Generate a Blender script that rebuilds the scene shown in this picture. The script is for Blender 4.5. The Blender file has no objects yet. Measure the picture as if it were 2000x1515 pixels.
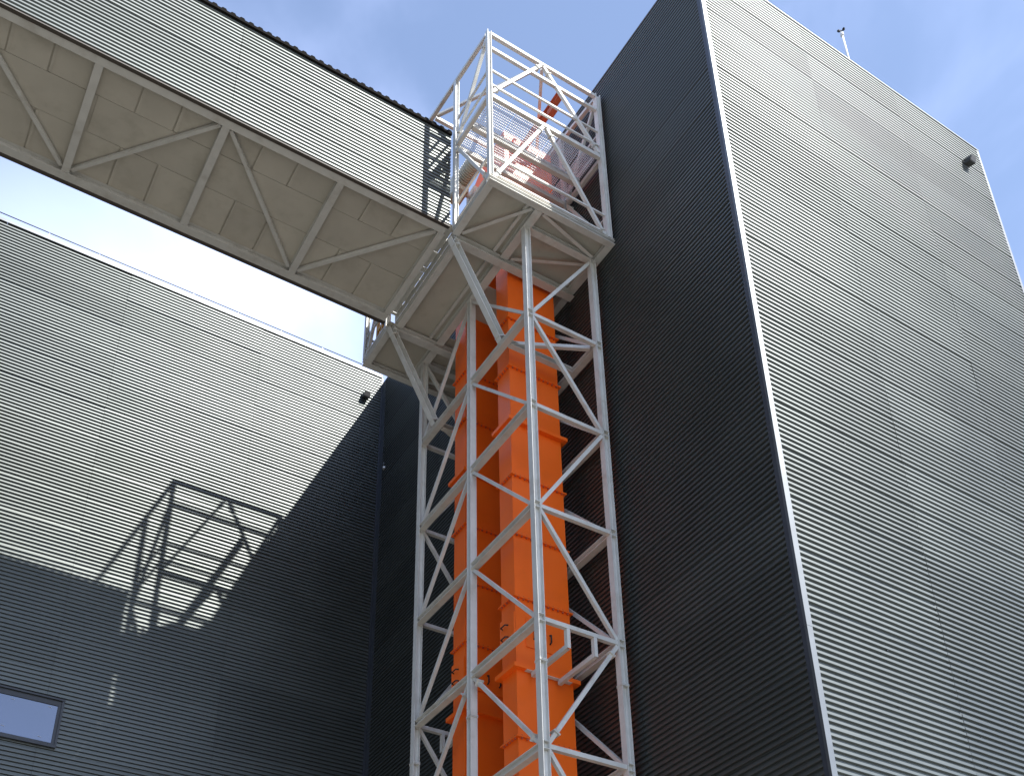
import bpy, bmesh, math, random
from mathutils import Vector, Matrix
random.seed(7)
scene = bpy.context.scene
V = Vector

# ------------------------------------------------------------------ camera
# the camera stands at the origin, the ground 1.6 m below it
cam_data = bpy.data.cameras.new('camera')
cam = bpy.data.objects.new('camera', cam_data)
scene.collection.objects.link(cam)
CR = V((0.8490057, -0.52805786, -0.01855315))
CU = V((-0.2432281, -0.42174896, 0.87348034))
CF = V((0.46907293, 0.73707714, 0.48650579))
m = Matrix.Identity(4)
for i in range(3):
    m[i][0] = CR[i]; m[i][1] = CU[i]; m[i][2] = -CF[i]
cam.matrix_world = m
cam_data.sensor_width = 36.0
cam_data.sensor_fit = 'HORIZONTAL'
cam_data.lens = 2265.28 / 2000 * 36
cam_data.shift_y = (1366.58 - 757.5) / 2000
cam_data.clip_start = 0.1
cam_data.clip_end = 2000
scene.camera = cam

# ------------------------------------------------------------------ light
SUN_L = V((-0.475, 1.0, -1.10)).normalized()          # direction the light travels
world = bpy.data.worlds.new('World')
scene.world = world
world.use_nodes = True
wt = world.node_tree
wt.nodes.clear()
wout = wt.nodes.new('ShaderNodeOutputWorld')
bg = wt.nodes.new('ShaderNodeBackground')
bg.inputs['Strength'].default_value = 0.15
sky = wt.nodes.new('ShaderNodeTexSky')
sky.sky_type = 'NISHITA'
sky.sun_disc = False
sky.sun_elevation = math.asin(-SUN_L.z)
sky.sun_rotation = math.atan2(-SUN_L.x, -SUN_L.y)
sky.air_density = 1.0
sky.dust_density = 0.6
sky.ozone_density = 1.6
wtc = wt.nodes.new('ShaderNodeTexCoord')
wmap = wt.nodes.new('ShaderNodeMapping')
wmap.inputs['Location'].default_value = (0.35, 0.1, 0.0)
wmap.inputs['Rotation'].default_value = (0.3, 0.5, 0.9)
wmap.inputs['Scale'].default_value = (1.6, 1.0, 2.2)
wn = wt.nodes.new('ShaderNodeTexNoise')
wn.inputs['Scale'].default_value = 1.9
wn.inputs['Detail'].default_value = 6.0
wn.inputs['Roughness'].default_value = 0.5
wn.inputs['Distortion'].default_value = 0.4
wr = wt.nodes.new('ShaderNodeMapRange')
wr.interpolation_type = 'SMOOTHSTEP'
wr.inputs['From Min'].default_value = 0.40
wr.inputs['From Max'].default_value = 0.72
wr.inputs['To Min'].default_value = 0.075
wr.inputs['To Max'].default_value = 0.50
# a bank of brighter cloud low over the northern side (beyond the left hall)
wdot = wt.nodes.new('ShaderNodeVectorMath'); wdot.operation = 'DOT_PRODUCT'
wdot.inputs[1].default_value = V((0.115, 0.775, 0.621)).normalized()
wb = wt.nodes.new('ShaderNodeMapRange'); wb.interpolation_type = 'SMOOTHSTEP'
wb.inputs['From Min'].default_value = 0.955
wb.inputs['From Max'].default_value = 1.0
wadd = wt.nodes.new('ShaderNodeMath'); wadd.operation = 'MULTIPLY_ADD'
wadd.inputs[1].default_value = 0.55
wadd.use_clamp = True
wmix = wt.nodes.new('ShaderNodeMixRGB')
wmix.inputs['Color2'].default_value = (6.0, 6.9, 10.4, 1)
L = wt.links.new
L(wtc.outputs['Generated'], wmap.inputs['Vector'])
L(wmap.outputs['Vector'], wn.inputs['Vector'])
L(wn.outputs['Fac'], wr.inputs['Value'])
L(wtc.outputs['Generated'], wdot.inputs[0])
L(wdot.outputs['Value'], wb.inputs['Value'])
L(wb.outputs['Result'], wadd.inputs[0])
L(wr.outputs['Result'], wadd.inputs[2])
L(wadd.outputs['Value'], wmix.inputs['Fac'])
L(sky.outputs['Color'], wmix.inputs['Color1'])
L(wmix.outputs['Color'], bg.inputs['Color'])
L(bg.outputs['Background'], wout.inputs['Surface'])

sun_data = bpy.data.lights.new('sun', 'SUN')
sun_data.energy = 5.0
sun_data.angle = math.radians(0.53)
sun_data.color = (1.0, 0.955, 0.88)
sun = bpy.data.objects.new('sun', sun_data)
scene.collection.objects.link(sun)
sun.rotation_euler = SUN_L.to_track_quat('-Z', 'Y').to_euler()
sun.location = (20, -30, 40)

scene.view_settings.view_transform = 'Standard'
scene.view_settings.look = 'None'
scene.view_settings.gamma = 1.0
scene.view_settings.use_curve_mapping = False
scene.view_settings.exposure = 0.84

# ------------------------------------------------------------------ materials
def mat(name, col, rough=0.5, metal=0.0, spec=0.5, grain=0.0, scale=6.0, vary=0.0, bump=0.0,
        bscale=8.0, stretch=(1, 1, 1), dirt=None, dirt_amt=0.0, dirt_scale=1.5, rvary=0.0):
    M = bpy.data.materials.new(name)
    M.use_nodes = True
    t = M.node_tree
    b = t.nodes['Principled BSDF']
    b.inputs['Metallic'].default_value = metal
    b.inputs['Roughness'].default_value = rough
    b.inputs['Specular IOR Level'].default_value = spec
    tc = t.nodes.new('ShaderNodeTexCoord')
    geo = t.nodes.new('ShaderNodeNewGeometry')
    mp = t.nodes.new('ShaderNodeMapping')
    mp.inputs['Scale'].default_value = stretch
    t.links.new(geo.outputs['Position'], mp.inputs['Vector'])
    n = t.nodes.new('ShaderNodeTexNoise')
    n.inputs['Scale'].default_value = scale
    n.inputs['Detail'].default_value = 5
    t.links.new(mp.outputs['Vector'], n.inputs['Vector'])
    base = t.nodes.new('ShaderNodeMixRGB'); base.blend_type = 'MULTIPLY'
    base.inputs['Color1'].default_value = (*col, 1)
    base.inputs['Fac'].default_value = 1.0
    mr = t.nodes.new('ShaderNodeMapRange')
    mr.inputs['From Min'].default_value = 0.3; mr.inputs['From Max'].default_value = 0.7
    mr.inputs['To Min'].default_value = 1 - grain; mr.inputs['To Max'].default_value = 1 + grain
    t.links.new(n.outputs['Fac'], mr.inputs['Value'])
    oi = t.nodes.new('ShaderNodeObjectInfo')
    ov = t.nodes.new('ShaderNodeMapRange')
    ov.inputs['To Min'].default_value = 1 - vary; ov.inputs['To Max'].default_value = 1 + vary
    t.links.new(oi.outputs['Random'], ov.inputs['Value'])
    mul = t.nodes.new('ShaderNodeMath'); mul.operation = 'MULTIPLY'
    t.links.new(mr.outputs['Result'], mul.inputs[0]); t.links.new(ov.outputs['Result'], mul.inputs[1])
    t.links.new(mul.outputs['Value'], base.inputs['Color2'])
    last = base.outputs['Color']
    if dirt:
        n2 = t.nodes.new('ShaderNodeTexNoise')
        n2.inputs['Scale'].default_value = dirt_scale; n2.inputs['Detail'].default_value = 8
        n2.inputs['Roughness'].default_value = 0.65
        t.links.new(mp.outputs['Vector'], n2.inputs['Vector'])
        r2 = t.nodes.new('ShaderNodeMapRange'); r2.interpolation_type = 'SMOOTHSTEP'
        r2.inputs['From Min'].default_value = 0.48; r2.inputs['From Max'].default_value = 0.72
        r2.inputs['To Max'].default_value = dirt_amt
        t.links.new(n2.outputs['Fac'], r2.inputs['Value'])
        mx = t.nodes.new('ShaderNodeMixRGB')
        mx.inputs['Color2'].default_value = (*dirt, 1)
        t.links.new(r2.outputs['Result'], mx.inputs['Fac'])
        t.links.new(last, mx.inputs['Color1'])
        last = mx.outputs['Color']
    t.links.new(last, b.inputs['Base Color'])
    if rvary:
        rr = t.nodes.new('ShaderNodeMapRange')
        rr.inputs['From Min'].default_value = 0.3; rr.inputs['From Max'].default_value = 0.7
        rr.inputs['To Min'].default_value = rough - rvary; rr.inputs['To Max'].default_value = rough + rvary
        t.links.new(n.outputs['Fac'], rr.inputs['Value'])
        t.links.new(rr.outputs['Result'], b.inputs['Roughness'])
    if bump:
        n3 = t.nodes.new('ShaderNodeTexNoise'); n3.inputs['Scale'].default_value = bscale
        n3.inputs['Detail'].default_value = 2
        t.links.new(mp.outputs['Vector'], n3.inputs['Vector'])
        bm_ = t.nodes.new('ShaderNodeBump'); bm_.inputs['Strength'].default_value = bump
        bm_.inputs['Distance'].default_value = 0.02
        t.links.new(n3.outputs['Fac'], bm_.inputs['Height'])
        t.links.new(bm_.outputs['Normal'], b.inputs['Normal'])
    return M

M_CLAD = mat('metallic_grey_cladding', (0.119, 0.131, 0.129), 0.48, 0.85, 0.5, grain=0.05, scale=0.8,
             vary=0.09, rvary=0.03, dirt=(0.09, 0.095, 0.095), dirt_amt=0.2, dirt_scale=0.5)
M_CORE = mat('dark_wall_core', (0.04, 0.042, 0.045), 0.8)
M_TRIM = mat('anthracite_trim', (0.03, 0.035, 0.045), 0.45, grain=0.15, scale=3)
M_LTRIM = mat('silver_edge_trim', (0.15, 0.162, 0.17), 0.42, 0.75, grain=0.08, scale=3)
M_STEEL = mat('cream_painted_steel', (0.60, 0.60, 0.57), 0.5, grain=0.06, scale=5, vary=0.03,
              dirt=(0.33, 0.29, 0.23), dirt_amt=0.35, dirt_scale=2.6)
M_SOFF = mat('cream_soffit_board', (0.50, 0.475, 0.41), 0.7, grain=0.05, scale=2.5, vary=0.05,
             dirt=(0.34, 0.32, 0.26), dirt_amt=0.4, dirt_scale=2.4)
M_ORANGE = mat('orange_enamel', (0.97, 0.150, 0.008), 0.38, grain=0.04, scale=1.3, vary=0.04,
               dirt=(0.70, 0.105, 0.008), dirt_amt=0.22, dirt_scale=2.2, rvary=0.06, bump=0.05, bscale=3)
M_ODARK = mat('weathered_orange', (0.48, 0.11, 0.05), 0.6, grain=0.1, scale=3)
M_BLACK = mat('black_plastic', (0.02, 0.02, 0.022), 0.5)
M_LAMP = mat('dark_lamp_housing', (0.05, 0.052, 0.05), 0.5, grain=0.2, scale=20)
M_GALV = mat('galvanised_steel', (0.66, 0.67, 0.68), 0.5, 0.2, grain=0.12, scale=12)
M_ROOF = mat('black_brown_roof_sheet', (0.012, 0.011, 0.010), 1.0, spec=0.05)
M_GREYT = mat('mid_grey_trim', (0.10, 0.105, 0.115), 0.5)
M_BROWN = mat('brown_flashing', (0.06, 0.05, 0.042), 0.6, grain=0.1, scale=4)
M_YELLOW = mat('yellow_gate_paint', (0.62, 0.33, 0.03), 0.5, grain=0.08, scale=6)
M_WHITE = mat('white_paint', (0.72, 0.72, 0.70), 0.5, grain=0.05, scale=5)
M_MOTOR = mat('pale_drive_paint', (0.66, 0.62, 0.50), 0.45, grain=0.08, scale=5)
M_GROUND = mat('concrete_yard', (0.235, 0.220, 0.185), 0.9, grain=0.15, scale=0.6,
               dirt=(0.12, 0.11, 0.09), dirt_amt=0.5, dirt_scale=0.12)
M_GLASS = bpy.data.materials.new('tinted_glass'); M_GLASS.use_nodes = True
g_ = M_GLASS.node_tree.nodes['Principled BSDF']
g_.inputs['Base Color'].default_value = (0.14, 0.165, 0.215, 1)
g_.inputs['Metallic'].default_value = 0.75; g_.inputs['Roughness'].default_value = 0.03
gn = M_GLASS.node_tree.nodes.new('ShaderNodeTexNoise'); gn.inputs['Scale'].default_value = 3.0
gb = M_GLASS.node_tree.nodes.new('ShaderNodeBump'); gb.inputs['Strength'].default_value = 0.05
gb.inputs['Distance'].default_value = 0.01
M_GLASS.node_tree.links.new(gn.outputs['Fac'], gb.inputs['Height'])
M_GLASS.node_tree.links.new(gb.outputs['Normal'], g_.inputs['Normal'])

# ------------------------------------------------------------------ helpers
def thing(name, label, cat, loc=(0, 0, 0), group=None):
    o = bpy.data.objects.new(name, None)
    scene.collection.objects.link(o)
    o.location = loc
    o.empty_display_size = 0.2
    o['label'] = label; o['category'] = cat
    if group: o['group'] = group
    return o

def link(name, me, parent=None, loc=None, rz=0.0):
    o = bpy.data.objects.new(name, me)
    scene.collection.objects.link(o)
    if parent is not None:
        o.parent = parent
        off = V((0, 0, 0))
        q = parent
        while q is not None:
            off += q.location; q = q.parent
        o.location = (V(loc) if loc is not None else V((0, 0, 0))) - off
    elif loc is not None:
        o.location = loc
    o.rotation_euler = (0, 0, rz)
    return o

class MB:
    """collects shapes in world coordinates; build() links them as one mesh object"""
    def __init__(self): self.v = []; self.f = []; self.s = []
    def box(self, a, b):
        x0, y0, z0 = [min(a[i], b[i]) for i in range(3)]
        x1, y1, z1 = [max(a[i], b[i]) for i in range(3)]
        n = len(self.v)
        self.v += [(x0,y0,z0),(x1,y0,z0),(x1,y1,z0),(x0,y1,z0),(x0,y0,z1),(x1,y0,z1),(x1,y1,z1),(x0,y1,z1)]
        self.f += [(n,n+3,n+2,n+1),(n+4,n+5,n+6,n+7),(n,n+1,n+5,n+4),(n+1,n+2,n+6,n+5),(n+2,n+3,n+7,n+6),(n+3,n,n+4,n+7)]
        self.s += [False]*6
        return self
    def prism(self, prof, p0, p1, up=(0, 0, 1), smooth=False):
        p0 = V(p0); p1 = V(p1)
        d = (p1 - p0).normalized()
        u = V(up); u = (u - d * u.dot(d))
        if u.length < 1e-5:
            u = V((0, 1, 0)); u = u - d * u.dot(d)
        u.normalize(); w = d.cross(u)
        n = len(self.v); k = len(prof)
        for p in (p0, p1):
            for (a, b) in prof: self.v.append(tuple(p + w * a + u * b))
        self.f.append(tuple(range(n + k - 1, n - 1, -1))); self.f.append(tuple(range(n + k, n + 2 * k)))
        self.s += [False, False]
        for i in range(k):
            j = (i + 1) % k
            self.f.append((n + i, n + j, n + k + j, n + k + i)); self.s.append(smooth)
        return self
    def tube(self, p0, p1, r, seg=8): 
        return self.prism([(r * math.cos(2*math.pi*i/seg), r * math.sin(2*math.pi*i/seg)) for i in range(seg)], p0, p1, smooth=True)
    def build(self, name, m_, parent=None, loc=None, kind=None, label=None, recalc=True, bevel=0.0):
        o0 = V(loc) if loc is not None else V((0, 0, 0))
        me = bpy.data.meshes.new(name)
        if loc is None and parent is not None:
            o0 = parent_off(parent)
        me.from_pydata([tuple(V(q) - o0) for q in self.v], [], self.f)
        me.polygons.foreach_set('use_smooth', self.s)
        if recalc:
            bm = bmesh.new(); bm.from_mesh(me)
            bmesh.ops.recalc_face_normals(bm, faces=bm.faces)
            if bevel:
                bmesh.ops.bevel(bm, geom=bm.edges[:], offset=bevel, segments=1, affect='EDGES', profile=0.5)
            bm.to_mesh(me); bm.free()
        me.materials.append(m_)
        o = link(name, me, parent, tuple(o0))
        if kind: o['kind'] = kind
        if label: o['label'] = label
        return o

def parent_off(p):
    off = V((0, 0, 0))
    while p is not None:
        off += p.location; p = p.parent
    return off

def rect(w, h): return [(-w/2, -h/2), (w/2, -h/2), (w/2, h/2), (-w/2, h/2)]
def isec(w, h, tf=0.012, tw=0.008):
    """I section: flanges of width w at +-h/2 along 'up'"""
    return [(-w/2, -h/2), (w/2, -h/2), (w/2, -h/2+tf), (tw/2, -h/2+tf), (tw/2, h/2-tf), (w/2, h/2-tf),
            (w/2, h/2), (-w/2, h/2), (-w/2, h/2-tf), (-tw/2, h/2-tf), (-tw/2, -h/2+tf), (-w/2, -h/2+tf)]
def csec(w, h, t=0.009):
    return [(-w/2, -h/2), (w/2, -h/2), (w/2, -h/2+t), (-w/2+t, -h/2+t), (-w/2+t, h/2-t), (w/2, h/2-t), (w/2, h/2), (-w/2, h/2)]
def lsec(a, t=0.008):
    return [(-a/2, -a/2), (a/2, -a/2), (a/2, -a/2+t), (-a/2+t, -a/2+t), (-a/2+t, a/2), (-a/2, a/2)]

def member(name, prof, p0, p1, parent, m_=None, up=(0, 0, 1), label=None):
    return MB().prism(prof, p0, p1, up).build(name, m_ or M_STEEL, parent, label=label)

# ------------------------------------------------------------------ ground
g = MB()
g.v = [(-400, -400, -1.6), (400, -400, -1.6), (400, 400, -1.6), (-400, 400, -1.6)]
g.f = [(0, 1, 2, 3)]; g.s = [False]
go = g.build('ground', M_GROUND, recalc=False)
go['kind'] = 'structure'

# ------------------------------------------------------------------ corrugated sheets
PROFILE = [(0.0, 0.0), (0.20, 0.0), (0.29, 0.94), (0.33, 1.0), (0.67, 1.0), (0.71, 0.94), (0.80, 0.0)]
_sheet = {}
def sheet_mesh(length, pitch, ribs, lap, depth):
    """ribbed sheet, local x along its length, z up, ribs standing out towards -y"""
    key = (round(length, 4), pitch, ribs, lap)
    if key in _sheet: return _sheet[key]
    pts = []
    for k in range(ribs):
        for (s, h) in PROFILE: pts.append(((k + s) * pitch, h * depth))
    pts.append((ribs * pitch, 0.0)); pts.append((ribs * pitch + lap, 0.0)); pts.append((ribs * pitch + lap, -0.004))
    v = []; f = []
    for (z, h) in pts: v += [(0.002, -h, z), (length - 0.002, -h, z)]
    for i in range(len(pts) - 1): f.append((2*i, 2*i+1, 2*i+3, 2*i+2))
    me = bpy.data.meshes.new('cladding_sheet'); me.from_pydata(v, [], f)
    me.polygons.foreach_set('use_smooth', [False] * len(f))
    me.materials.append(M_CLAD)
    _sheet[key] = me
    return me

def clad(parent, org, rz, total, cols, z0, z1, pitch, ribs, lap, depth):
    """cover a wall: org = start point at wall plane, rz = direction of the wall"""
    rh = ribs * pitch + lap
    cl = total / cols
    d = V((math.cos(rz), math.sin(rz), 0))
    me = sheet_mesh(cl, pitch, ribs, lap, depth)
    z = z1
    while z > z0 + 0.01:
        z -= rh
        for c in range(cols):
            p = V(org) + d * (cl * c)
            o = link('cladding_sheet', me, parent, (p.x, p.y, z), rz)
            o.rotation_euler = (math.radians(random.uniform(-0.35, 0.35)), 0.0, rz + math.radians(random.uniform(-0.06, 0.06)))

HS = 0.98967
XD, YC, YL, ZR, ZL, XR = [q_ * HS for q_ in (9.31, 8.0, 20.56, 21.90, 22.13, 17.04)]
RP, LAP = 0.0896, 0.012

# ------------------------------------------------------------------ tall hall on the right
hall = thing('tall_hall', 'tall windowless hall clad in ribbed grey metal, sunlit front and black shaded side', 'building', (XD, YC, -1.6))
MB().box((XD + 0.05, YC + 0.05, -1.6), (XR - 0.05, 36, ZR - 0.05)).build('wall_core', M_CORE, hall)
clad(hall, (XD + 0.06, YC + 0.02, 0), 0.0, XR - XD - 0.10, 3, -1.6, ZR - 0.008, RP, 9, LAP, 0.031)
clad(hall, (XD + 0.02, YL - 0.02, 0), -math.pi / 2, YL - YC - 0.10, 4, -1.6, ZR - 0.008, RP, 9, LAP, 0.031)
# corner flashing: lit leg on the front, dark leg on the side
zq = -1.6; k = 0
while zq < ZR - 0.1:
    z2 = min(zq + 3.0, ZR - 0.002); o_ = 0.0015 * (k % 2)
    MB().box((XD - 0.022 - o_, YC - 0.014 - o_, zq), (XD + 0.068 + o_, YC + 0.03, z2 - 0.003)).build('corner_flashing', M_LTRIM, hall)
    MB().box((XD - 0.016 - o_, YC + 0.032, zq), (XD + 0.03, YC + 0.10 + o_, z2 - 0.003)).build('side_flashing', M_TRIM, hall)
    zq = z2; k += 1
MB().box((XR - 0.04, YC - 0.014, -1.6), (XR + 0.03, YC + 0.05, ZR - 0.002)).build('end_flashing', M_LTRIM, hall)
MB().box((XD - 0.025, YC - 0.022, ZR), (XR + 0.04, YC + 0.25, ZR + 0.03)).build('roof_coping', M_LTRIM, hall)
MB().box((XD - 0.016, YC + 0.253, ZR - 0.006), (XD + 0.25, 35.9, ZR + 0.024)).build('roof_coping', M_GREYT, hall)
MB().box((XD + 0.06, YC + 0.06, ZR - 0.045), (XR - 0.06, 35.95, ZR - 0.01)).build('roof', M_TRIM, hall)
MB().box((XD - 0.012, YL - 0.20, -1.6), (XD + 0.03, YL - 0.03, ZR - 0.01)).build('inner_corner_flashing', M_TRIM, hall)
# screw heads in vertical rows
sc = MB()
for xx in (10.6, 12.1, 13.6, 15.1, 16.6):
    z = ZR - 0.35
    k = 0
    while z > 3:
        if random.random() < 0.97:
            x_ = xx + random.uniform(-0.005, 0.005)
            sc.box((x_ - 0.007, YC - 0.001, z - 0.007), (x_ + 0.007, YC + 0.03, z + 0.007))
        z -= RP * 4.68
for yy in (9.6, 11.0, 12.6, 14.2, 15.8, 17.4, 19.0):
    z = ZR - 0.35
    while z > 3:
        if random.random() < 0.97:
            y_ = yy + random.uniform(-0.005, 0.005)
            sc.box((XD - 0.001, y_ - 0.007, z - 0.007), (XD + 0.03, y_ + 0.007, z + 0.007))
        z -= RP * 4.68
sc.build('screw_heads', M_TRIM, hall, kind='stuff', recalc=False)

# ------------------------------------------------------------------ left hall
lhall = thing('lower_hall', 'ribbed grey hall wall at left catching bridge and cage shadows', 'building', (XD, YL, -1.6))
MB().box((-16, YL + 0.05, -1.6), (XD + 0.04, 34, ZL - 0.05)).build('wall_core', M_CORE, lhall)
clad(lhall, (XD - 0.045 - 16.06, YL + 0.02, 0), 0.0, 16.06, 5, -1.6, ZL - 0.03, RP, 9, LAP, 0.031)
xq = -15.0; k = 0
while xq < XD - 0.1:
    x2 = min(xq + 3.0, XD - 0.03); o_ = 0.002 * (k % 2)
    MB().box((xq, YL - 0.022 - o_, ZL - 0.008), (x2 - 0.004, YL + 0.30, ZL + 0.07 + o_)).build('roof_coping', M_LTRIM, lhall)
    xq = x2; k += 1
MB().box((XD - 0.045, YL - 0.02, -1.6), (XD - 0.002, YL + 0.03, ZL - 0.025)).build('end_flashing', M_TRIM, lhall)
MB().box((-30, 5.0, -1.6), (-9.45, YL + 0.04, ZL + 0.4)).build('unseen_shade_wing', M_CORE, lhall)  # unseen wing, added to darken reflections in the tall hall's shaded side
# window
wf = MB()
wx0, wx1, wz0, wz1 = 0.54, 3.02, 9.70, 10.61
wy = YL - 0.085
wf.box((wx0 - 0.05, wy, wz1), (wx1 + 0.05, YL + 0.02, wz1 + 0.035))
wf.box((wx0 - 0.05, wy + 0.012, wz0 - 0.05), (wx1 + 0.035, YL + 0.02, wz0))
wf.box((wx1, wy + 0.01, wz0), (wx1 + 0.04, YL + 0.02, wz1))
wf.box((wx0 - 0.04, wy + 0.01, wz0), (wx0, YL + 0.02, wz1))
win = wf.build('window', M_TRIM, lhall)
fr = MB()
fr.box((wx1 - 0.055, YL - 0.045, wz0), (wx1, YL + 0.0, wz1))
fr.box((wx0, YL - 0.045, wz0), (wx0 + 0.055, YL + 0.0, wz1))
fr.box((wx0 + 0.055, YL - 0.045, wz1 - 0.10), (wx1 - 0.055, YL + 0.0, wz1))
fr.box((wx0 + 0.055, YL - 0.045, wz0), (wx1 - 0.055, YL + 0.0, wz0 + 0.04))
fr.build('window_frame', M_TRIM, win)
MB().box((wx0 + 0.055, YL - 0.026, wz0 + 0.04), (wx1 - 0.055, YL - 0.018, wz1 - 0.10)).build('pane', M_GLASS, win)
for (sx, sz) in ((2.18, 10.44), (2.83, 10.45), (2.10, 9.88), (2.75, 9.82)):  # four short pale strips just in front of the pane
    MB().prism(rect(0.012, 0.003), (sx - 0.035, YL - 0.028, sz + 0.010), (sx + 0.035, YL - 0.028, sz - 0.005)).build('pale_strip', M_WHITE, win)

# roof safety line
rl = thing('roof_safety_line', 'thin cable on slim posts along the roof edge of the left hall', 'safety line', (4, YL + 0.05, ZL + 0.07))
MB().tube((-7, YL + 0.02, ZL + 0.27), (XD - 0.6, YL + 0.02, ZL + 0.20), 0.012, 6).build('cable', M_TRIM, rl)
for k in range(14):
    px_ = 7.52 - 1.11 * k
    if px_ > -7:
        MB().box((px_ - 0.006, YL + 0.014, ZL + 0.07), (px_ + 0.006, YL + 0.026, ZL + 0.21 + 0.004 * k)).build('post', M_GALV, rl)

# ------------------------------------------------------------------ floodlights, anemometer, sensor
def floodlight(name, p, s, label, group):
    o = thing(name, label, 'floodlight', p, group)
    p = V(p)
    a = p + V((0, -0.55 * s, 0.02)); 
    MB().prism([(-0.19*s, -0.17*s), (0.19*s, -0.17*s), (0.21*s, 0.02*s), (0.15*s, 0.17*s), (-0.15*s, 0.17*s), (-0.21*s, 0.02*s)],
               p + V((0, -0.06*s, -0.02*s)), p + V((0, -0.40*s, -0.14*s))).build('housing', M_LAMP, o)
    MB().prism(rect(0.34*s, 0.26*s), p + V((0, -0.401*s, -0.142*s)), p + V((0, -0.42*s, -0.15*s))).build('lens', M_BLACK, o)
    b = MB(); b.box(p + V((-0.23*s, -0.16*s, -0.03*s)), p + V((-0.215*s, 0.02, 0.03*s)))
    b.box(p + V((0.215*s, -0.16*s, -0.03*s)), p + V((0.23*s, 0.02, 0.03*s)))
    b.box(p + V((-0.215*s, 0.0, -0.03*s)), p + V((0.215*s, 0.02, 0.03*s)))
    b.build('bracket', M_LAMP, o)
    return o
floodlight('floodlight', (16.22, YC - 0.02, 20.80), 0.42, 'dark floodlight near the top right corner of the tall hall front', 'wall floodlights')
floodlight('floodlight', (8.72, YL - 0.02, 21.02), 0.42, 'dark floodlight high on the left hall wall beside the corner', 'wall floodlights')

sn = thing('wall_sensor', 'small pale sensor arm sticking out of the shaded corner between both halls', 'sensor', (XD, YL - 0.3, 18.65))
MB().prism(rect(0.05, 0.04), (XD, YL - 0.32, 18.64), (XD - 0.06, YL - 0.42, 18.62)).build('housing', M_GALV, sn)
MB().tube((XD + 0.0, YL - 0.28, 18.66), (XD - 0.03, YL - 0.34, 18.85), 0.02).build('arm', M_LAMP, sn)

an = thing('wind_sensor', 'slim white roof pole topped by a small dark wind cup rotor', 'wind sensor', (13.32, 8.05, ZR))
az = 23.02
MB().tube((13.33, 8.05, ZR), (13.33, 8.05, az - 0.16), 0.022, 10).build('pole', M_WHITE, an)
MB().tube((13.33, 8.05, az - 0.16), (13.33, 8.05, az - 0.05), 0.036, 10).build('head', M_WHITE, an)
MB().box((13.31, 8.03, ZR + 0.035), (13.41, 8.13, ZR + 0.06)).build('foot_plate', M_WHITE, an)
for k in range(3):
    a = 0.5 + k * 2 * math.pi / 3
    c = V((13.33 + 0.055 * math.cos(a), 8.05 + 0.055 * math.sin(a), az))
    bm = bmesh.new(); bmesh.ops.create_uvsphere(bm, u_segments=10, v_segments=6, radius=0.036)
    bmesh.ops.delete(bm, geom=[v_ for v_ in bm.verts if v_.co.x < -0.012], context='VERTS')
    me = bpy.data.meshes.new('cup'); bm.to_mesh(me); bm.free(); me.materials.append(M_BLACK)
    link('cup', me, an, tuple(c), a + 1.57)
    MB().tube((13.33, 8.05, az), tuple(c), 0.007, 6).build('cup_arm', M_BLACK, an)
MB().tube((13.33, 8.05, az - 0.05), (13.33, 8.05, az + 0.03), 0.016, 8).build('hub', M_BLACK, an)

# ------------------------------------------------------------------ conveyor bridge
BX0, BX1, BY0, BY1, BZ0, BZ1 = -9.4, 6.58, 12.05, 14.60, 17.12, 19.60
br = thing('conveyor_bridge', 'enclosed conveyor bridge with ribbed grey sides and cream framed underside crossing from the left', 'bridge', (BX0, BY0, BZ0))
clad(br, (BX0, BY0, 0), 0.0, BX1 - BX0, 4, BZ0 + 0.05, BZ1 + 0.01, 0.0863, 7, 0.012, 0.029)
clad(br, (BX1, BY1, 0), math.pi, BX1 - BX0, 4, BZ0 + 0.05, BZ1 + 0.01, 0.0863, 7, 0.012, 0.029)
MB().box((BX0, BY0 + 0.03, BZ0 + 0.185), (BX1 - 0.01, BY1 - 0.03, BZ1 - 0.02)).build('inner_lining', M_CORE, br)
MB().box((BX0, BY0 - 0.024, BZ0 - 0.01), (BX1, BY0 + 0.045, BZ0 + 0.012)).build('drip_flashing', M_BROWN, br)
MB().box((BX0, BY1 - 0.045, BZ0 - 0.01), (BX1, BY1 + 0.024, BZ0 + 0.012)).build('drip_flashing', M_BROWN, br)
# ribbed roof, ribs running across
rf = MB()
xs = BX0; pts = []
while xs < BX1 + 0.02:
    for (s, h) in ((0, 0), (0.035, 0), (0.06, 0.04), (0.115, 0.04), (0.14, 0)): pts.append((xs + s, BZ1 + 0.03 + h))
    xs += 0.16
n = len(pts)
for yy in (BY0 - 0.07, BY1 + 0.07):
    for (a, b) in pts: rf.v.append((a, yy, b))
for yy in (BY0 - 0.07, BY1 + 0.07):
    for (a, b) in pts: rf.v.append((a, yy, BZ1 - 0.03))
for i in range(n - 1):
    rf.f.append((i, i + 1, n + i + 1, n + i)); rf.f.append((2*n + i, 2*n + i + 1, i + 1, i))
    rf.f.append((3*n + i, 3*n + i + 1, n + i + 1, n + i))
    rf.f.append((2*n + i, 2*n + i + 1, 3*n + i + 1, 3*n + i))
    rf.s += [False] * 4
rf.build('roof', M_ROOF, br, recalc=False)
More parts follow.
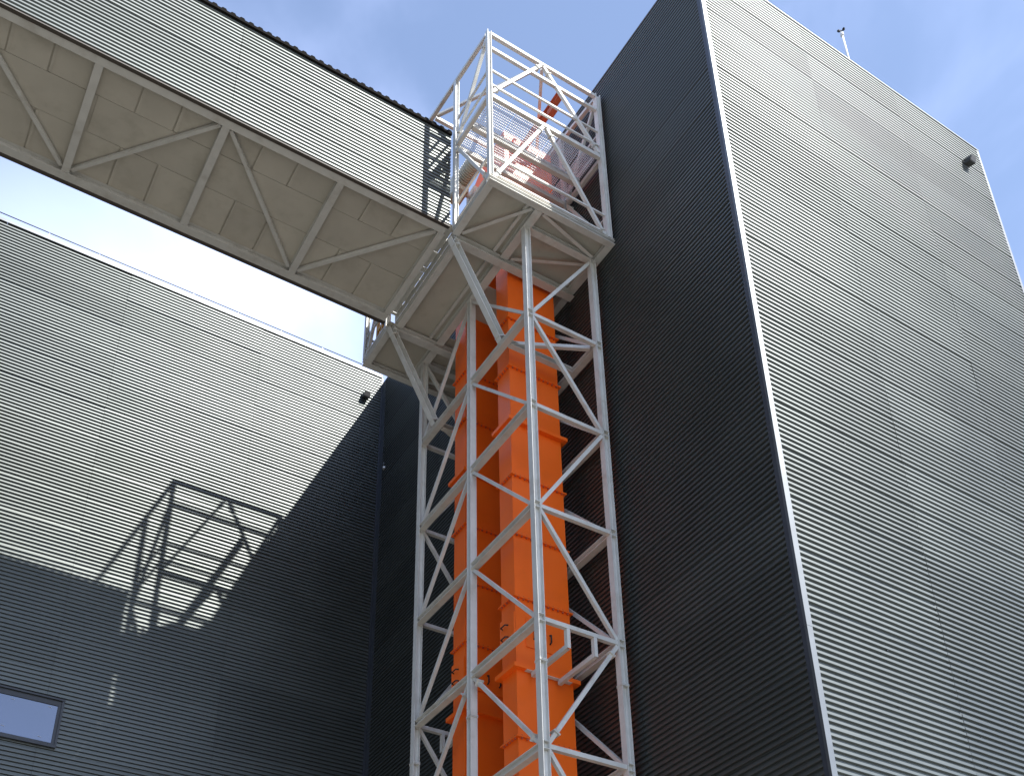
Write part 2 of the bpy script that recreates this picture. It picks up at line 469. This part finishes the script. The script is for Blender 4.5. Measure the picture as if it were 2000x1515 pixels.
# chords
for (ya, yb) in ((12.098, 12.245), (14.40, 14.552)):
    yc = (ya + yb) / 2
    MB().prism(isec(yb - ya, 0.16, 0.014), (BX0, yc, BZ0 + 0.085), (BX1 - 0.02, yc, BZ0 + 0.085)).build('bottom_chord', M_STEEL, br)
xb = [6.53] + [4.6 - 2.0 * k for k in range(8)]
for x_ in xb:
    MB().prism(isec(0.125, 0.13, 0.012), (x_, 12.25, BZ0 + 0.078), (x_, 14.395, BZ0 + 0.078)).build('cross_beam', M_STEEL, br)
for k in range(len(xb) - 1):
    a, b = xb[k], xb[k + 1]
    n_, f_ = (12.29, 14.34)
    if k % 2 == 0: p, q = (a - 0.09, n_, BZ0 + 0.075), (b + 0.09, f_, BZ0 + 0.075)
    else: p, q = (a - 0.09, f_, BZ0 + 0.075), (b + 0.09, n_, BZ0 + 0.075)
    MB().prism(lsec(0.062), p, q).build('diagonal_brace', M_STEEL, br)
MB().box((BX0, 12.248, BZ0 + 0.169), (BX1 - 0.04, 14.397, BZ0 + 0.18)).build('backing_board', M_SOFF, br)
# soffit boards in three rows
zs = BZ0 + 0.146
rows = ((12.248, 12.855, 'n'), (12.863, 13.572, 'm'), (13.580, 14.397, 'f'))
for (ya, yb, r_) in rows:
    cuts = []
    if r_ == 'n':
        for k in range(-6, 4): cuts += [-0.67 + 1.955 * k, -0.05 + 1.955 * k]
    elif r_ == 'f':
        for k in range(-6, 4): cuts += [-0.69 + 1.955 * k, -0.07 + 1.955 * k]
    else:
        for k in range(-6, 4): cuts += [0.72 + 1.955 * k]
    cuts = sorted([c for c in cuts if BX0 + 0.1 < c < BX1 - 0.3])
    cuts = [BX0] + cuts + [BX1 - 0.03]
    for a, b in zip(cuts, cuts[1:]):
        dz = random.choice((0.0, 0.005, 0.009))
        g2 = 0.013 if r_ != 'm' else 0.003
        MB().box((a + g2, ya, zs + dz), (b - g2, yb, zs + dz + 0.012)).build('soffit_board', M_SOFF, br)
        if r_ != 'm':
            MB().box((a + 0.012, ya + 0.02, zs - 0.010), (a + 0.062, yb - 0.02, zs - 0.0005)).build('cover_strip', M_SOFF, br)

# ------------------------------------------------------------------ tower
X0, X1, Y1, Y2, Y3, Z0 = 7.669, 9.065, 15.003, 13.168, 11.286, 6.895
tw = thing('lattice_tower', 'pale steel lattice tower with zigzag bracing around the orange elevator', 'tower', (X0, Y3, -1.6))
ZT = 16.96
ZB = -1.6
def post(x, y, rot=False):
    up = (1, 0, 0) if not rot else (0, 1, 0)
    MB().prism(isec(0.120, 0.114, 0.010, 0.008), (x, y, ZB + 0.03), (x, y, ZT), up).build('post', M_STEEL, tw)
    MB().box((x - 0.16, y - 0.16, ZB), (x + 0.16, y + 0.16, ZB + 0.03)).build('base_plate', M_STEEL, tw)
    for zz in (8.20,):
        MB().box((x - 0.064, y - 0.068, zz + 0.003), (x + 0.064, y + 0.068, zz + 0.018)).build('splice_plate', M_STEEL, tw)
        MB().box((x - 0.064, y - 0.068, zz - 0.018), (x + 0.064, y + 0.068, zz - 0.003)).build('splice_plate', M_STEEL, tw)
for (x, y, r_) in ((X0, Y1, 0), (X0, Y2, 1), (X0, Y3, 0), (X1, Y3, 0), (X1, Y2, 0), (X1, Y1, 0)): post(x, y, bool(r_))
def zk(k): return Z0 + 2.0 * k
RH = rect(0.07, 0.07)
RD = rect(0.06, 0.06)
hb = isec(0.115, 0.112, 0.010, 0.008)
for k in range(-4, 5):
    z = zk(k)
    for xx in (X0, X1):
        s_ = -1 if xx == X0 else 1
        member('horizontal_beam', hb, (xx, Y3 + 0.064, z), (xx, Y2 - 0.064, z), tw)
        member('horizontal_beam', hb, (xx, Y2 + 0.064, z), (xx, Y1 - 0.064, z), tw)
    for yy in (Y3, Y1):
        member('horizontal_beam', RH, (X0 + 0.060, yy, z), (X1 - 0.060, yy, z), tw)
    # stiffeners in the channels of the posts
    for (x, y) in ((X0, Y3), (X1, Y3), (X0, Y1), (X1, Y1)):
        for dz in (-0.06, 0.05):
            MB().box((x - 0.047, y - 0.058, z + dz), (x + 0.047, y - 0.005, z + dz + 0.010)).build('stiffener_plate', M_STEEL, tw)
DG = rect(0.055, 0.055)
def plates(p, q, parent):
    """small bolted end plates near both ends of a brace"""
    p = V(p); q = V(q); d = (q - p).normalized()
    for c in (p + d * 0.22, q - d * 0.22):
        MB().prism(rect(0.115, 0.115), c - d * 0.012, c - d * 0.002).build('end_plate', M_STEEL, parent)
        MB().prism(rect(0.115, 0.115), c + d * 0.002, c + d * 0.012).build('end_plate', M_STEEL, parent)
def brace(p, q, prof=DG, bolted=False, up=(0, 0, 1)):
    member('diagonal_brace', prof, p, q, tw, up=up)
    if bolted: plates(p, q, tw)
e = 0.062; f = 0.05
for k in range(-4, 5):
    zl, zu = zk(k), (zk(k + 1) if k < 4 else ZT - 0.02)
    bolted = k in (0,)
    # front frame zigzag
    if k % 2 == 0: brace((X0 + e, Y3, zl + f), (X1 - e, Y3, zu - f), RD, bolted)
    else: brace((X1 - e, Y3, zl + f), (X0 + e, Y3, zu - f), RD, bolted)
    if k % 2 == 0: brace((X1 - e, Y1, zl + f), (X0 + e, Y1, zu - f), RD, False)
    else: brace((X0 + e, Y1, zl + f), (X1 - e, Y1, zu - f), RD, False)
    # side frames
    brace((X0, Y2 - e, zu - f), (X0, Y3 + e, zl + f), DG, bolted)
    brace((X0, Y1 - e, zl + f), (X0, Y2 + e, zu - f), DG, bolted)
    brace((X1, Y2 - e, zu - f), (X1, Y3 + e, zl + f), RD, False)
    brace((X1, Y1 - e, zl + f), (X1, Y2 + e, zu - f), RD, False)
# struts carrying the bridge end
for (ys) in (12.10, 14.47):
    a = V((6.66, ys, 16.93)); b = V((7.655, ys, 14.965))
    member('bridge_strut', csec(0.12, 0.125, 0.01), a, b, tw, up=(1, 0, 0.3))
    d = (b - a).normalized()
    MB().prism(rect(0.135, 0.14), a + d * 0.16, a + d * 0.175, up=(1, 0, 0.3)).build('end_plate', M_STEEL, tw)
    MB().prism(rect(0.135, 0.14), b - d * 0.10, b - d * 0.085, up=(1, 0, 0.3)).build('end_plate', M_STEEL, tw)
    z = zk(4)
    member('tie_beam', csec(0.10, 0.11), (X0 + 0.07, ys - 0.1, z - 0.01), (X1 - 0.07, ys - 0.1, z - 0.01), tw)
    q = (X1 - 0.08, Y3 + 0.12, z) if ys < 13 else (X1 - 0.08, Y1 - 0.12, z)
    member('tie_beam', RH, (X0 + 0.10, ys - 0.03, z + 0.06), q, tw)
# hangers steadying the elevator casing
def hanger(x, y, arm_to):
    MB().prism(csec(0.055, 0.075), (x, y, zk(1) - 0.04), (x, y, zk(1) - 0.36), up=(0, 1, 0)).build('hanger', M_STEEL, tw)
    MB().prism(csec(0.06, 0.075), (x, y, zk(1) - 0.325), (x, arm_to, zk(1) - 0.325)).build('hanger_arm', M_STEEL, tw)
hanger(8.13, Y3, 12.19); hanger(8.60, Y3, 12.19); hanger(8.17, Y1, 14.20); hanger(8.60, Y1, 14.20)
MB().prism(lsec(0.07), (8.02, 12.205, 8.66), (8.82, 12.205, 8.66)).build('hanger_bar', M_STEEL, tw)

# ------------------------------------------------------------------ elevator
EX0, EX1 = 7.889, 8.889
ele = thing('bucket_elevator', 'bright orange twin-leg elevator casing rising inside the tower through the platform', 'elevator', (EX0, 12.255, -1.6))
fl = [15.81, 14.655, 12.28, 11.10, 9.915, 7.53, 6.35, 5.17, 2.8, 1.6, 0.4]
col = [13.428, 8.67, 3.98, -0.8]
def ring(x0, x1, y0, y1, z, t, out):
    m_ = MB()
    m_.box((x0 - out, y0 - out, z - t/2), (x1 + out, y0 - 0.001, z + t/2))
    m_.box((x0 - out, y1 + 0.001, z - t/2), (x1 + out, y1 + out, z + t/2))
    m_.box((x0 - out, y0 - 0.0005, z - t/2), (x0 - 0.001, y1 + 0.0005, z + t/2))
    m_.box((x1 + 0.001, y0 - 0.0005, z - t/2), (x1 + out, y1 + 0.0005, z + t/2))
    return m_
for (ya, yb) in ((12.255, 12.640), (13.760, 14.145)):
    pass
    lev = sorted(fl + col + [-1.6, 18.2, 19.2])
    for a, b in zip(lev, lev[1:]):
        s_ = random.uniform(-0.002, 0.002)
        MB().box((EX0 - s_, ya - s_, a + 0.004), (EX1 + s_, yb + s_, b - 0.004)).build('casing_section', M_ORANGE, ele)
    for z in fl + [18.2]:
        ring(EX0, EX1, ya, yb, z, 0.022, 0.042).build('flange', M_ORANGE, ele)
        bo = MB()
        kx = [EX0 + 0.05 + i * 0.09 for i in range(11)]
        ky = [ya + 0.04 + i * 0.076 for i in range(5)]
        for x_ in kx: bo.box((x_ - 0.011, ya - 0.034, z - 0.036), (x_ + 0.011, ya - 0.012, z + 0.026))
        for y_ in ky:
            bo.box((EX0 - 0.034, y_ - 0.011, z - 0.036), (EX0 - 0.012, y_ + 0.011, z + 0.026))
            bo.box((EX1 + 0.012, y_ - 0.011, z - 0.036), (EX1 + 0.034, y_ + 0.011, z + 0.026))
        bo.build('flange_bolts', M_ODARK, ele, kind='stuff', recalc=False)
    for z in col:
        ring(EX0, EX1, ya, yb, z, 0.07, 0.085).build('collar', M_ORANGE, ele)
    # access doors with handles, side and front
    dz0, dz1 = 9.05, 9.64
    d1 = MB().box((EX0 - 0.028, ya + 0.0, dz0 + 0.04), (EX0 - 0.004, yb + 0.01, dz1 - 0.0)).build('access_door', M_ORANGE, ele)
    d2 = MB().box((8.06, ya - 0.018, dz0 + 0.02), (8.68, ya - 0.004, dz1 - 0.05)).build('access_door', M_ORANGE, ele)
    ys_ = ya + 0.16
    for hz in (9.475, 9.265):
        h = MB(); r = 0.011
        h.tube((EX0 - 0.028, ys_, hz), (EX0 - 0.075, ys_ + 0.02, hz), r, 6)
        h.tube((EX0 - 0.075, ys_ + 0.02, hz), (EX0 - 0.075, ys_ + 0.14, hz), r, 6)
        h.tube((EX0 - 0.075, ys_ + 0.14, hz), (EX0 - 0.028, ys_ + 0.16, hz), r, 6)
        h.build('handle', M_BLACK, d1)
    for hx in ((8.49, 8.20) if ya < 13 else (8.29, 8.51)):
        h = MB(); r = 0.013
        h.tube((hx, ya - 0.018, 9.23), (hx, ya - 0.06, 9.25), r, 6)
        h.tube((hx, ya - 0.06, 9.25), (hx, ya - 0.06, 9.37), r, 6)
        h.tube((hx, ya - 0.06, 9.37), (hx, ya - 0.018, 9.39), r, 6)
        h.build('handle', M_BLACK, d2)
# head casing over both legs
hd = MB()
prof = []
for (yy, zz) in ((12.16, 19.2), (14.24, 19.2), (14.24, 19.62), (13.98, 19.98), (13.55, 20.32), (13.12, 20.62), (12.75, 20.80), (12.16, 20.84)):
    prof.append((yy, zz))
nn = len(hd.v); K = len(prof)
for x_ in (EX0 - 0.06, EX1 + 0.04):
    for (a, b) in prof: hd.v.append((x_, a, b))
hd.f = [tuple(range(K - 1, -1, -1)), tuple(range(K, 2 * K))] + [(i, (i+1) % K, K + (i+1) % K, K + i) for i in range(K)]
hd.s = [False] * len(hd.f)
hd.build('head_casing', M_ORANGE, ele)
ring(EX0 - 0.06, EX1 + 0.04, 12.16, 14.24, 19.22, 0.03, 0.045).build('flange', M_ORANGE, ele)
MB().box((EX0 + 0.1, 12.05, 20.2), (EX1 - 0.25, 12.155, 20.62)).build('inspection_hatch', M_ORANGE, ele)
# drive: bearing, gearbox and motor on the near side of the head
MB().tube((EX0 - 0.42, 13.2, 19.95), (EX0 - 0.06, 13.2, 19.95), 0.06, 12).build('shaft', M_GALV, ele)
MB().box((EX0 - 0.22, 13.05, 19.80), (EX0 - 0.08, 13.35, 20.12)).build('bearing', M_MOTOR, ele)
MB().box((EX0 - 0.66, 12.95, 19.70), (EX0 - 0.38, 13.40, 20.22)).build('gearbox', M_MOTOR, ele, bevel=0.03)
mo = MB(); mo.tube((EX0 - 0.52, 12.95, 19.95), (EX0 - 0.52, 12.40, 19.95), 0.15, 16)
mo.build('motor', M_MOTOR, ele)
fin = MB()
for i in range(9): fin.tube((EX0 - 0.52, 12.90 - i * 0.05, 19.95), (EX0 - 0.52, 12.88 - i * 0.05, 19.95), 0.172, 16)
fin.build('motor_fins', M_MOTOR, ele)
# discharge chute below the head, belt guard in front
ch = MB()
ch.prism(rect(0.45, 0.36), (8.30, 12.12, 18.8), (7.95, 11.62, 17.45), up=(1, 0, 0.2))
ch.build('discharge_chute', M_ORANGE, ele)
MB().prism(rect(0.52, 0.43), (8.20, 11.977, 18.41), (8.188, 11.96, 18.364), up=(1, 0, 0.2)).build('flange', M_ORANGE, ele)
MB().tube((7.05, 12.45, 17.95), (7.75, 12.45, 17.95), 0.2, 18).build('lower_drive_cover', M_MOTOR, ele)
MB().box((7.05, 12.28, 17.3), (7.40, 12.62, 17.76)).build('drive_base', M_MOTOR, ele)
MB().box((6.76, 10.92, 17.10), (6.80, 11.75, 17.24)).build('guard_strip', M_ORANGE, ele)
MB().box((8.02, 11.42, 17.12), (8.86, 11.84, 17.75)).build('drive_housing', M_ORANGE, ele, bevel=0.02)
MB().tube((8.15, 11.50, 17.90), (8.60, 11.50, 17.90), 0.11, 14).build('tension_motor', M_MOTOR, ele)
MB().box((8.60, 11.36, 17.76), (8.80, 11.66, 18.05)).build('tension_gearbox', M_MOTOR, ele, bevel=0.02)

# ------------------------------------------------------------------ platform with cage
PX0, PX1, PY0, PY1, PZ = 6.62, 9.20, 10.74, 15.66, 16.95
pf = thing('caged_platform', 'cream steel head platform with white cage of posts, rails and grating', 'platform', (PX0, PY0, PZ))
pz = PZ + 0.05
cs = isec(0.13, 0.10, 0.012)
member('edge_beam', csec(0.12, 0.095), (PX0, PY0 + 0.06, pz), (PX1, PY0 + 0.06, pz), pf)
member('edge_beam', cs, (PX0, PY1 - 0.065, pz), (PX1, PY1 - 0.065, pz), pf)
for (xx, ya, yb) in ((PX0 + 0.065, PY0 + 0.125, 12.02), (PX0 + 0.185, 12.18, 14.40), (PX0 + 0.065, 14.56, PY1 - 0.13), (PX1 - 0.065, PY0 + 0.125, PY1 - 0.13)):
    member('edge_beam', cs, (xx, ya, pz), (xx, yb, pz), pf)
# deep beams on the tower posts
for xx in (X0,):
    for (ya, yb) in ((PY0 + 0.125, 12.02), (12.18, 14.40), (14.56, PY1 - 0.13)):
        member('main_beam', isec(0.15, 0.14, 0.012), (xx, ya, pz + 0.02), (xx, yb, pz + 0.02), pf)
for yy in (12.10, 14.48):
    member('cross_beam', isec(0.15, 0.14, 0.012), (PX0 + 0.08, yy, PZ + 0.0), (9.28, yy, PZ + 0.0), pf)
for (xa, xb_) in ((X0 + 0.08, PX1 - 0.135),):
    member('cross_beam', cs, (xa, Y3, pz + 0.002), (xb_, Y3, pz + 0.002), pf)
    member('cross_beam', cs, (xa, Y1, pz + 0.002), (xb_, Y1, pz + 0.002), pf)
for (p, q) in (((6.78, 11.95), (7.56, 10.90)), ((7.78, 10.90), (9.02, 11.20)), ((7.80, 11.98), (9.02, 11.40)), ((6.80, 14.60), (7.56, 15.48)), ((7.80, 15.48), (9.0, 15.10))):
    member('diagonal_brace', lsec(0.06), (p[0], p[1], pz + 0.005), (q[0], q[1], pz + 0.005), pf)
# floor plates
zf = PZ + 0.142
plates_ = []
for (xa, xb_, ya, yb) in ((PX0 + 0.01, X0 - 0.004, PY0 + 0.01, 11.40), (PX0 + 0.01, X0 - 0.004, 11.4005, 12.10), (X0 + 0.004, PX1, PY0 + 0.01, Y3), (X0 + 0.004, PX1, Y3 + 0.008, 12.10),
                        (PX0 + 0.12, X0 - 0.004, 12.108, 12.72), (PX0 + 0.12, X0 - 0.004, 12.7205, 13.56), (PX0 + 0.12, X0 - 0.004, 13.5605, 14.47),
                        (X0 + 0.004, PX1, 12.80, 13.60), (EX1 + 0.12, PX1, 12.108, 12.79), (EX1 + 0.12, PX1, 13.61, 14.47),
                        (X0 + 0.004, EX1 + 0.11, 14.26, 14.47), (PX0 + 0.01, X0 - 0.004, 14.478, PY1 - 0.01), (X0 + 0.004, PX1, 14.478, PY1 - 0.01)):
    MB().box((xa, ya, zf + random.uniform(0, 0.003)), (xb_, yb, zf + 0.012)).build('floor_plate', M_SOFF, pf)

# cover strips over the slot between bridge and platform
y_ = 12.1
while y_ < 14.4:
    w_ = random.uniform(0.10, 0.26)
    MB().box((6.50, y_, BZ0 + 0.15), (6.732 - random.choice((0.0, 0.0, 0.009)), min(y_ + w_, 14.45), BZ0 + 0.16)).build('gap_cover', M_STEEL, pf)
    y_ += w_ + random.choice((0.0, 0.0, 0.0, 0.010))
for (ya, yb) in ((PY0 + 0.13, 12.01), (12.19, 14.39)):
    member('stringer', lsec(0.05), (X0 - 0.20, ya, pz + 0.03), (X0 - 0.20, yb, pz + 0.03), pf)

MB().box((6.733, 12.11, zf + 0.013), (6.739, 14.46, BZ0 + 0.16)).build('gap_cover', M_STEEL, pf)
# cage frame
T = 0.10
ZG, ZTOP = 19.27, 21.10
def zt(y): return ZTOP + (y - 10.79) * 0.118
PXR = 9.10
box_ = lambda w: rect(w, w)
posts = [(PX0 + 0.04, PY0 + 0.05, 17.06, ZTOP + 0.05), (PXR, PY0 + 0.05, 17.06, ZTOP + 0.05), (PX0 + 0.04, 12.0 - 0.02, 17.08, zt(12) - 0.05), (9.09, 12.0, 17.08, zt(12) - 0.05),
         (PX0 + 0.04, 14.60 + 0.06, 17.08, zt(14.66) - 0.05), (PX0 + 0.04, PY1 - 0.06, 17.08, zt(15.6) + 0.05), (PXR, PY1 - 0.06, 17.08, zt(15.6) + 0.05), (PXR, 14.0, 17.08, zt(14) - 0.05)]
for (x, y, za, zb) in posts:
    pw = 0.11 if (x > 9 and y < 11) else 0.086
    MB().prism(isec(pw, pw * 0.93, 0.009, 0.007), (x, y, za), (x, y, zb), (1, 0, 0)).build('cage_post', M_STEEL, pf)
yF = PY0 + 0.05; xL = PX0 + 0.04
TR = rect(0.07, 0.07)
member('top_rail', TR, (xL + 0.06, yF, ZTOP), (PXR - 0.06, yF, ZTOP), pf)
member('top_rail', TR, (xL + 0.06, PY1 - 0.06, zt(15.6)), (PXR - 0.06, PY1 - 0.06, zt(15.6)), pf)
member('middle_rail', rect(0.062, 0.065), (xL + 0.06, PY1 - 0.06, 21.05), (PXR - 0.06, PY1 - 0.06, 21.05), pf)
for xx in (xL, PXR):
    member('top_rail', TR, (xx, yF + 0.06, zt(10.85)), (xx, PY1 - 0.12, zt(15.54)), pf)
member('top_rail', TR, (xL + 0.06, 12.93, zt(12.93)), (PXR - 0.06, 12.93, zt(12.93) - 0.002), pf)
member('middle_rail', rect(0.062, 0.065), (xL + 0.06, yF, 20.67), (PXR - 0.06, yF, 20.67), pf)
# roof bracing
member('roof_brace', rect(0.06, 0.06), (7.80, yF + 0.07, ZTOP), (xL + 0.06, 12.86, zt(12.86) - 0.004), pf)
member('roof_brace', rect(0.06, 0.06), (7.88, yF + 0.07, ZTOP), (PXR - 0.06, 12.86, zt(12.86) - 0.004), pf)
# hand rails, front and left
def rails(p, q):
    for z in (20.02, 19.60): member('hand_rail', rect(0.038, 0.038), (p[0], p[1], z), (q[0], q[1], z), pf)
    for z in (17.66, 17.19): member('hand_rail', rect(0.038, 0.038), (p[0], p[1], z), (q[0], q[1], z), pf)
rails((xL + 0.056, yF), (PXR - 0.056, yF))
rails((xL, yF + 0.056), (xL, 11.92))
rails((PXR, yF + 0.056), (PXR, 11.94))
rails((xL, 14.72), (xL, PY1 - 0.12))
rails((xL + 0.056, PY1 - 0.06), (PXR - 0.056, PY1 - 0.06))
# diagonals of the cage
dg = rect(0.06, 0.06)
for (p, q) in (((xL + 0.06, yF, 19.40), (7.80, yF, 21.04)), ((PXR - 0.06, yF, 19.38), (7.87, yF, 21.04)),
               ((xL + 0.06, yF, 17.08), (7.78, yF, 19.20)), ((PXR - 0.06, yF, 17.06), (7.87, yF, 19.20)),
               ((xL, yF + 0.06, 21.0), (xL, 11.93, 19.36)), ((xL, yF + 0.06, 17.10), (xL, 11.92, 19.18)),
               ((PXR, yF + 0.06, 21.0), (PXR, 11.93, 19.36)), ((PXR, yF + 0.06, 17.10), (PXR, 11.92, 19.18)),
               ((xL, 14.73, 19.1), (xL, PY1 - 0.13, 17.10)), ((xL, 14.73, 19.4), (xL, PY1 - 0.13, 21.0)),
               ((xL + 0.06, PY1 - 0.06, 17.12), (7.78, PY1 - 0.06, 19.2)), ((PXR - 0.06, PY1 - 0.06, 17.1), (7.91, PY1 - 0.06, 19.2)),
               ((xL + 0.06, PY1 - 0.06, 19.4), (7.80, PY1 - 0.06, 21.6)), ((PXR - 0.06, PY1 - 0.06, 19.4), (7.90, PY1 - 0.06, 21.6))):
    member('cage_brace', dg, p, q, pf)
    d = (V(q) - V(p)).normalized()
    for c in (V(p) + d * 0.17, V(q) - d * 0.17):
        MB().prism(rect(0.10, 0.10), c - d * 0.008, c + d * 0.008).build('end_plate', M_STEEL, pf)
# upper floor beams
ub = rect(0.07, 0.09)
member('upper_beam', ub, (xL + 0.06, yF, ZG), (PXR - 0.06, yF, ZG), pf)
for xx in (xL + 0.002, PXR):
    member('upper_beam', ub, (xx, yF + 0.06, ZG), (xx, 11.92, ZG), pf)
member('upper_beam', rect(0.08, 0.10), (xL + 0.05, 11.47, ZG - 0.002), (PXR - 0.05, 11.47, ZG - 0.002), pf)
member('upper_beam', rect(0.08, 0.10), (xL + 0.05, 11.99, ZG + 0.01), (PXR - 0.06, 11.99, ZG + 0.01), pf)
member('upper_beam', ub, (xL + 0.05, PY1 - 0.06, ZG), (PXR - 0.06, PY1 - 0.06, ZG), pf)
# gratings
def grating(x0, x1, y0, y1, z, name='grating_panel'):
    m_ = MB()
    x = x0 + 0.012
    while x < x1 - 0.008:
        m_.box((x - 0.0025, y0, z), (x + 0.0025, y1, z + 0.03)); x += 0.034
    y = y0 + 0.02
    while y < y1:
        m_.box((x0, y - 0.003, z + 0.02), (x1, y + 0.003, z + 0.028)); y += 0.045
    m_.box((x0, y0 - 0.004, z), (x1, y0, z + 0.03)); m_.box((x0, y1, z), (x1, y1 + 0.004, z + 0.03))
    return m_.build(name, M_GALV, pf, recalc=False)
gx = [6.72, 7.28, 8.08, 8.72, 9.05]
for a, b in zip(gx, gx[1:]):
    grating(a + 0.006, b - 0.006, 10.85, 11.42, ZG + 0.066)
    grating(a + 0.006, b - 0.006, 11.44, 12.02, ZG + 0.066)
# hoist beam
hoist = thing('hoist_beam', 'red orange overhead hoist rail running across under the cage roof', 'hoist rail', (8.39, 10.9, 20.9))
MB().prism(isec(0.11, 0.16, 0.014, 0.010), (8.39, 10.96, 20.92), (8.39, 15.4, 20.92)).build('rail', M_ODARK, hoist)
tr = MB(); tr.box((8.33, 11.2, 20.70), (8.45, 11.38, 20.83)); tr.build('trolley', M_ODARK, hoist)
# yellow gate at the rear left of the platform
yg = thing('safety_gate', 'yellow painted safety gate at the rear left of the platform', 'gate', (6.9, 15.0, 17.1))
MB().box((6.80, 14.90, 17.11), (6.85, 14.96, 18.6)).build('gate_post', M_YELLOW, yg)
MB().box((6.80, 15.40, 17.11), (6.85, 15.46, 18.6)).build('gate_post', M_YELLOW, yg)
for z in (17.25, 17.75, 18.25): MB().box((6.80, 14.965, z), (6.84, 15.395, z + 0.08)).build('gate_bar', M_YELLOW, yg)
MB().prism(rect(0.05, 0.05), (6.825, 14.98, 18.24), (6.825, 15.38, 17.34)).build('gate_brace', M_YELLOW, yg)
